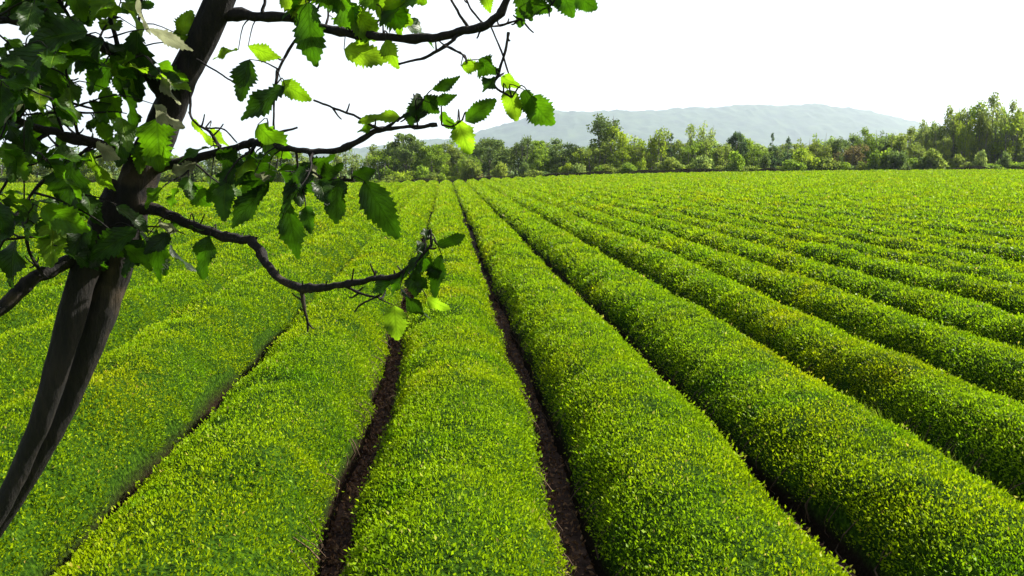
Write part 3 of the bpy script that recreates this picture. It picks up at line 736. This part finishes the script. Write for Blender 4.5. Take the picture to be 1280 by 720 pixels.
# the upper crown, mostly above the frame
def wlimb(idx, paths, seed):
    tb = Tubes()
    for i, (pts, rad) in enumerate(paths):
        p, r = tb.add(loc([np.array(x) for x in pts]), rad, 8, .12, seed + i)
        for u, rr in zip(p, r): LIMB_PTS.append((idx, u + base, rr))
    BR[idx] = tb
tp = P(325, -140, 1.51)
wlimb(7, [([tp, tp + [.25, .35, .25], tp + [.6, .8, .55], tp + [.95, 1.15, .8]], [.016, .013, .009, .004]), ([tp + [.25, .35, .25], tp + [.1, .75, .5], tp + [.0, 1.15, .7]], [.010, .008, .003])], 111)
tq = P(300, -60, 1.53)
wlimb(8, [([tq, tq + [-.3, .25, .25], tq + [-.65, .6, .4], tq + [-1.0, .9, .45]], [.016, .012, .009, .004]), ([tq + [-.3, .25, .25], tq + [-.35, .6, .5], tq + [-.3, 1.0, .65]], [.009, .007, .003])], 131)

# leaves
class Leaves:
    def __init__(s): s.V = []; s.Q = []; s.UV = []; s.T = []; s.n = 0
    def add(s, b, d, nrm, L, wd, tint, fold=.25, curl=.2, teeth=11):
        b = np.asarray(b, float); d = np.asarray(d, float); d = d / np.linalg.norm(d)
        nrm = np.asarray(nrm, float); nrm = nrm - d * nrm.dot(d); nrm /= np.linalg.norm(nrm) + 1e-9
        sd_ = np.cross(d, nrm)
        m = teeth * 2 + 1
        t = np.linspace(0, 1, m)
        prof = np.sin(np.pi * np.clip(t, 0, 1) ** .82) ** .72 * (1 - .12 * t)
        tooth = np.where(np.arange(m) % 2 == 1, 1.0 + .07 * rng.normal(size=m), .80 + .03 * rng.normal(size=m))
        tt = t + np.where(np.arange(m) % 2 == 1, .022, 0)
        wv = (.10 + .12 * rng.random()) * np.sin(t * (7 + 5 * rng.random()) + rng.random() * 6); bend = .10 * rng.normal()
        rows = []
        for u, edge in ((-1, 1), (-.5, 0), (0, 0), (.5, 0), (1, 1)):
            x = u * prof * wd * .5 * (tooth if edge else 1) + bend * L * t * (t - 1)
            tu = tt if edge else t
            z = abs(u) * fold * wd * .5 * prof - curl * L * tu ** 2 * .5 + wv * wd * u * abs(u) * prof
            rows.append(b + d * (tu * L)[:, None] + sd_ * x[:, None] + nrm * z[:, None])
        V = np.stack(rows, 1).reshape(-1, 3)
        i = np.arange(m - 1)[:, None] * 5; j = np.arange(4)[None, :]
        q = np.stack([i + j, i + j + 1, i + 5 + j + 1, i + 5 + j], -1).reshape(-1, 4)
        uv = np.stack(np.broadcast_arrays(np.array([-1, -.5, 0, .5, 1])[None, :], t[:, None]), -1).reshape(-1, 2)
        s.V.append(V - base); s.Q.append(q + s.n); s.n += len(V); s.UV.append(uv); s.T.append(np.full(len(q), tint))
    def build(s, parent):
        if not s.V: return
        return mesh_np('foliage', np.vstack(s.V), np.vstack(s.Q), mat=M_LEAF, parent=parent, smooth=True, tint=np.concatenate(s.T), uv=np.vstack(s.UV))
LV = {i: Leaves() for i in range(0, 9)}
LP = np.array([p for _, p, _ in LIMB_PTS]); LI = np.array([i for i, _, _ in LIMB_PTS])
BACK = -np.array(RM[:, 2])          # view direction
def petiole(idx, a, b):
    """thin stalk from the nearest limb point to a leaf base"""
    if idx not in BR: return
    mid = (a + b) / 2 + np.array([0, 0, .012]) + rng.normal(size=3) * .006
    BR[idx].add(loc([a, mid, b]), [.0016, .0011, .0007], 5, sub=3)
def hand_leaf(idx, b, t, wpx, tint, depth, turn=0.0, tipdz=0.0, fold=.25, curl=.2):
    """a leaf from base pixel b to tip pixel t; turn rolls the blade about its midrib, tipdz pushes the tip away"""
    A = P(b[0], b[1], depth); B = P(t[0], t[1], depth + tipdz)
    d = B - A; L = np.linalg.norm(d); dn = d / L
    nr = -BACK - dn * (-BACK).dot(dn); nr /= np.linalg.norm(nr)
    s_ = np.cross(dn, nr)
    nr = nr * math.cos(turn) + s_ * math.sin(turn)
    LV[idx].add(A, d, nr, L, wpx * depth / FPX / max(.35, abs(math.cos(turn))), tint, fold, curl)
    cand = np.where(LI == idx)[0]
    j = cand[np.argmin(np.linalg.norm(LP[cand] - A, axis=1))]
    petiole(idx, LP[j], A)
HL = [ # branch, base, tip, width px, tint, depth, turn, tip dz
 (1, (386, 2), (393, 84), 48, .45, 1.44, .2, .02), (1, (352, -8), (388, 22), 34, .95, 1.47, .3, 0), (1, (430, 62), (484, 76), 34, .95, 1.43, .3, 0), (1, (482, 50), (497, 86), 24, .9, 1.41, .4, 0),
 (1, (440, 8), (470, 52), 40, .85, 1.42, .3, .02), (1, (470, 5), (515, 30), 40, .9, 1.40, .5, 0), (1, (420, -10), (445, 40), 36, .5, 1.43, .7, 0), (1, (500, 0), (498, 44), 34, .8, 1.41, .5, 0), (1, (605, -14), (612, 16), 18, .9, 1.37, .4, 0),
 (1, (400, -20), (430, 15), 40, .4, 1.44, .4, 0), (1, (455, -18), (480, 10), 40, .75, 1.42, .3, 0), (1, (515, -25), (530, 6), 36, .8, 1.4, .4, 0),
 (1, (656, 8), (648, 34), 20, .45, 1.36, .5, 0), (1, (660, 2), (690, 14), 22, .4, 1.35, .6, 0), (1, (700, -12), (716, 22), 30, .45, 1.35, .4, 0), (1, (720, -6), (746, 12), 26, .45, 1.34, .5, 0), (1, (648, -14), (664, 26), 24, .5, 1.35, .3, 0), (1, (680, -20), (700, 10), 26, .4, 1.35, .2, 0),
 (1, (576, 82), (606, 82), 16, .9, 1.36, .7, 0), (1, (598, 74), (624, 92), 22, .3, 1.36, .9, 0), (1, (620, 96), (602, 114), 20, .2, 1.36, .8, 0), (1, (626, 96), (650, 110), 16, .9, 1.36, .8, 0),
 (1, (634, 112), (645, 152), 30, .95, 1.36, .3, .01), (1, (655, 112), (668, 146), 26, .25, 1.36, .6, .0), (1, (664, 120), (692, 156), 40, .55, 1.35, .45, 0),
 (1, (312, 74), (298, 126), 36, .2, 1.5, .15, 0), (1, (356, 108), (298, 148), 34, .15, 1.49, .2, 0), (1, (352, 102), (388, 126), 26, .85, 1.49, .35, 0), (1, (298, 62), (264, 72), 15, .95, 1.52, .9, 0), (1, (310, 58), (350, 74), 18, .9, 1.52, .8, 0),
 (2, (322, 156), (362, 198), 38, .7, 1.48, .3, 0), (2, (500, 146), (446, 150), 20, .92, 1.41, .5, 0), (2, (520, 150), (524, 116), 26, .15, 1.4, .6, 0), (2, (540, 112), (576, 96), 14, .3, 1.4, .6, 0), (2, (536, 128), (572, 120), 14, .3, 1.4, .7, 0), (2, (520, 132), (512, 158), 26, .2, 1.4, .4, 0), (2, (530, 120), (548, 142), 26, .2, 1.4, .7, 0),
 (2, (552, 140), (568, 162), 16, .6, 1.4, .8, 0), (2, (572, 150), (588, 194), 34, .98, 1.40, .15, .02), (2, (582, 152), (621, 124), 27, .5, 1.39, .25, 0), (2, (468, 160), (446, 164), 12, .7, 1.42, .6, 0),
 (2, (240, 148), (268, 186), 14, .95, 1.56, .8, 0), (2, (262, 160), (284, 184), 14, .95, 1.55, .8, 0),
 (2, (455, 226), (497, 300), 46, .12, 1.45, .15, .02), (2, (424, 222), (418, 280), 38, .1, 1.45, .3, 0), (2, (358, 250), (370, 326), 36, .2, 1.47, .2, .02), (2, (336, 232), (286, 284), 36, .12, 1.48, .35, 0),
 (2, (330, 222), (268, 216), 34, .3, 1.5, .5, 0), (2, (345, 210), (300, 240), 44, .35, 1.49, .3, 0), (2, (350, 206), (400, 240), 36, .25, 1.48, .5, 0), (2, (395, 205), (350, 250), 36, .15, 1.47, .7, 0), (2, (440, 220), (470, 214), 20, .1, 1.45, .6, 0), (2, (270, 190), (305, 212), 30, .15, 1.52, .6, 0), (2, (300, 196), (340, 200), 18, .1, 1.51, .9, 0),
 (2, (222, 235), (212, 262), 16, .6, 1.55, .6, 0), (2, (236, 230), (262, 258), 30, .5, 1.54, .4, 0), (2, (262, 232), (292, 250), 20, .2, 1.52, .9, 0), (2, (400, 222), (430, 206), 20, .12, 1.45, .8, 0), (2, (380, 212), (420, 196), 16, .5, 1.46, .9, 0),
 (3, (262, 294), (250, 350), 32, .3, 1.49, .25, .01), (3, (196, 286), (196, 354), 30, .22, 1.54, .35, .01), (3, (208, 268), (228, 284), 12, .3, 1.54, .9, 0), (3, (236, 282), (276, 296), 10, .3, 1.51, 1.1, 0),
 (3, (493, 382), (496, 426), 36, 1.0, 1.33, .05, 0), (3, (534, 372), (562, 388), 18, 1.0, 1.33, .5, 0), (3, (552, 318), (540, 372), 26, .15, 1.31, .6, 0), (3, (536, 312), (510, 346), 22, .25, 1.31, .8, 0), (3, (546, 306), (582, 296), 18, .1, 1.31, .7, 0), (3, (522, 338), (518, 372), 28, .12, 1.31, .4, 0), (3, (500, 358), (535, 402), 14, .1, 1.31, 1.15, 0), (3, (496, 350), (462, 364), 18, .35, 1.33, .8, 0), (3, (535, 300), (530, 285), 14, .1, 1.31, .9, 0),
 (6, (172, 36), (168, 128), 54, .15, 1.5, .2, .02), (5, (196, 148), (196, 214), 60, .62, 1.52, .25, 0), (5, (90, 200), (84, 276), 58, .18, 1.44, .2, 0), (4, (172, 288), (104, 322), 40, .22, 1.44, .3, 0), (3, (180, 300), (150, 345), 40, .15, 1.5, .5, 0),
 (6, (226, 44), (240, 12), 26, .92, 1.55, .3, 0), (6, (228, 60), (222, 34), 22, .85, 1.55, .3, 0), (6, (110, 40), (30, 50), 60, .2, 1.36, .3, 0), (6, (60, 60), (10, 110), 66, .15, 1.33, .3, 0), (6, (130, 50), (90, 90), 56, .25, 1.4, .4, 0), (6, (100, 0), (150, 12), 40, .8, 1.44, .3, 0),
 (5, (130, 110), (150, 150), 40, .6, 1.48, .5, 0), (5, (140, 130), (112, 158), 40, .6, 1.48, .6, 0), (5, (40, 150), (30, 200), 44, .25, 1.4, .4, 0), (5, (110, 190), (140, 240), 26, .85, 1.5, .7, 0), (4, (20, 300), (10, 360), 46, .12, 1.4, .4, 0), (4, (50, 250), (30, 300), 30, .6, 1.44, .5, 0),
]
HL += [(3, (530, 318), (522, 300), 14, .30, 1.31, .7, 0), (3, (520, 330), (500, 346), 16, .34, 1.31, .8, .01), (3, (528, 322), (552, 346), 20, .28, 1.31, .9, 0), (3, (516, 338), (534, 362), 18, .36, 1.3, .6, 0), (3, (505, 344), (488, 368), 16, .4, 1.32, .9, 0),
 (6, (172, -4), (184, 44), 12, 1, 1.42, .9, 0), (6, (186, 36), (238, 66), 16, 1, 1.42, .8, 0), (5, (192, 130), (228, 162), 20, 1, 1.45, .9, 0), (5, (120, 178), (148, 200), 22, 1, 1.42, .7, 0),
 (6, (200, 90), (222, 132), 14, 1, 1.45, .9, 0), (2, (215, 215), (245, 205), 16, 1, 1.52, .9, 0), (2, (390, 205), (398, 224), 12, 1, 1.44, .9, 0), (2, (318, 218), (340, 222), 10, 1, 1.46, .9, 0), (4, (30, 130), (2, 152), 12, 1, 1.3, .8, 0), (3, (198, 275), (222, 290), 16, 1, 1.5, .9, 0)]
for h in HL: hand_leaf(*h[:4], h[4] if h[4] == 1 and isinstance(h[4], int) else min(h[4], .95), *h[5:])
# leafy sprays filling the crown: a twig off a limb with alternate leaves
def spray(idx, start, direction, length, n, Lm, tint_m, tint_s):
    direction = np.asarray(direction, float); direction /= np.linalg.norm(direction)
    pts = [start]; cur = start; dd = direction.copy()
    for i in range(4):
        dd = dd + rng.normal(size=3) * .18 + np.array([0, 0, -.05]); dd /= np.linalg.norm(dd)
        cur = cur + dd * length / 4; pts.append(cur)
    r0 = .0024
    BR[idx].add(loc(pts), np.linspace(r0, .0009, 5), 5, sub=3)
    pts = np.array(pts)
    for i in range(n):
        t = (i + .7) / n * 4; j = min(3, int(t)); p = pts[j] + (pts[j + 1] - pts[j]) * (t - j)
        side = np.cross(dd, [0, 0, 1.0]) * (1 if i % 2 else -1)
        ld = dd * .5 + side * .8 + rng.normal(size=3) * .35 + np.array([0, 0, -.45]); ld /= np.linalg.norm(ld)
        nr = np.array([0, 0, 1.0]) + rng.normal(size=3) * .55 - BACK * .35
        st = p + ld * .012
        BR[idx].add(loc([p, (p + st) / 2 + [0, 0, .002], st]), [.0011, .0009, .0008], 4, sub=2)
        L = Lm * (.7 + .55 * rng.random())
        LV[idx].add(st, ld, nr, L, L * (.58 + .14 * rng.random()), float(np.clip(tint_m + tint_s * rng.normal(), 0, .93)), .15 + .3 * rng.random(), .1 + .4 * rng.random())
def near(pt, idxs):
    cand = np.where(np.isin(LI, idxs))[0]
    return cand[np.argmin(np.linalg.norm(LP[cand] - pt, axis=1))]
def fill(n, box, dr, idxs, Lm=.08, tm=.3, ts=.22, per=(3, 5), poly=None):
    for _ in range(n):
        px = rng.uniform(box[0], box[2]); py = rng.uniform(box[1], box[3])
        tgt = P(px, py, rng.uniform(*dr)); j = near(tgt, idxs); s0 = LP[j]; v = tgt - s0; L = np.linalg.norm(v)
        if L < .04: v = rng.normal(size=3); L = .1
        spray(int(LI[j]), s0, v, min(.42, max(.10, L)), int(rng.integers(*per)), Lm, tm, ts)
fill(25, (-60, -60, 165, 80), (1.25, 1.75), [5, 6], .064, .50, .26)
fill(13, (-60, 60, 60, 170), (1.25, 1.7), [5, 6], .062, .46, .24)
fill(8, (100, 60, 190, 180), (1.4, 1.7), [5, 6], .065, .5, .25, (2, 4))
fill(8, (-60, 170, 110, 260), (1.3, 1.7), [5, 4], .060, .48, .25)
fill(6, (-60, 260, 90, 350), (1.3, 1.6), [4], .066, .3, .22, (2, 4))
fill(9, (200, 190, 400, 235), (1.4, 1.65), [2], .06, .3, .25, (2, 4))
fill(5, (110, 210, 220, 300), (1.4, 1.52), [5, 4], .07, .3, .25, (2, 4))
fill(4, (395, -70, 540, -10), (1.35, 1.55), [1], .075, .6, .2, (2, 4))
# upper crown out of the picture
for idx, n in ((7, 18), (8, 22)):
    cand = np.where(LI == idx)[0]
    for _ in range(n):
        j = int(rng.choice(cand)); v = rng.normal(size=3); v[2] = abs(v[2]) * .6 + .3
        if idx == 7 and LP[j][2] < 3.75: v[2] += 1.5
        spray(idx, LP[j], v, .35 + .3 * rng.random(), 6, .085, .3, .2)
for i in sorted(BR):
    b = BR[i].build('branch', M_BARK, tree)
    LV[i].build(b)
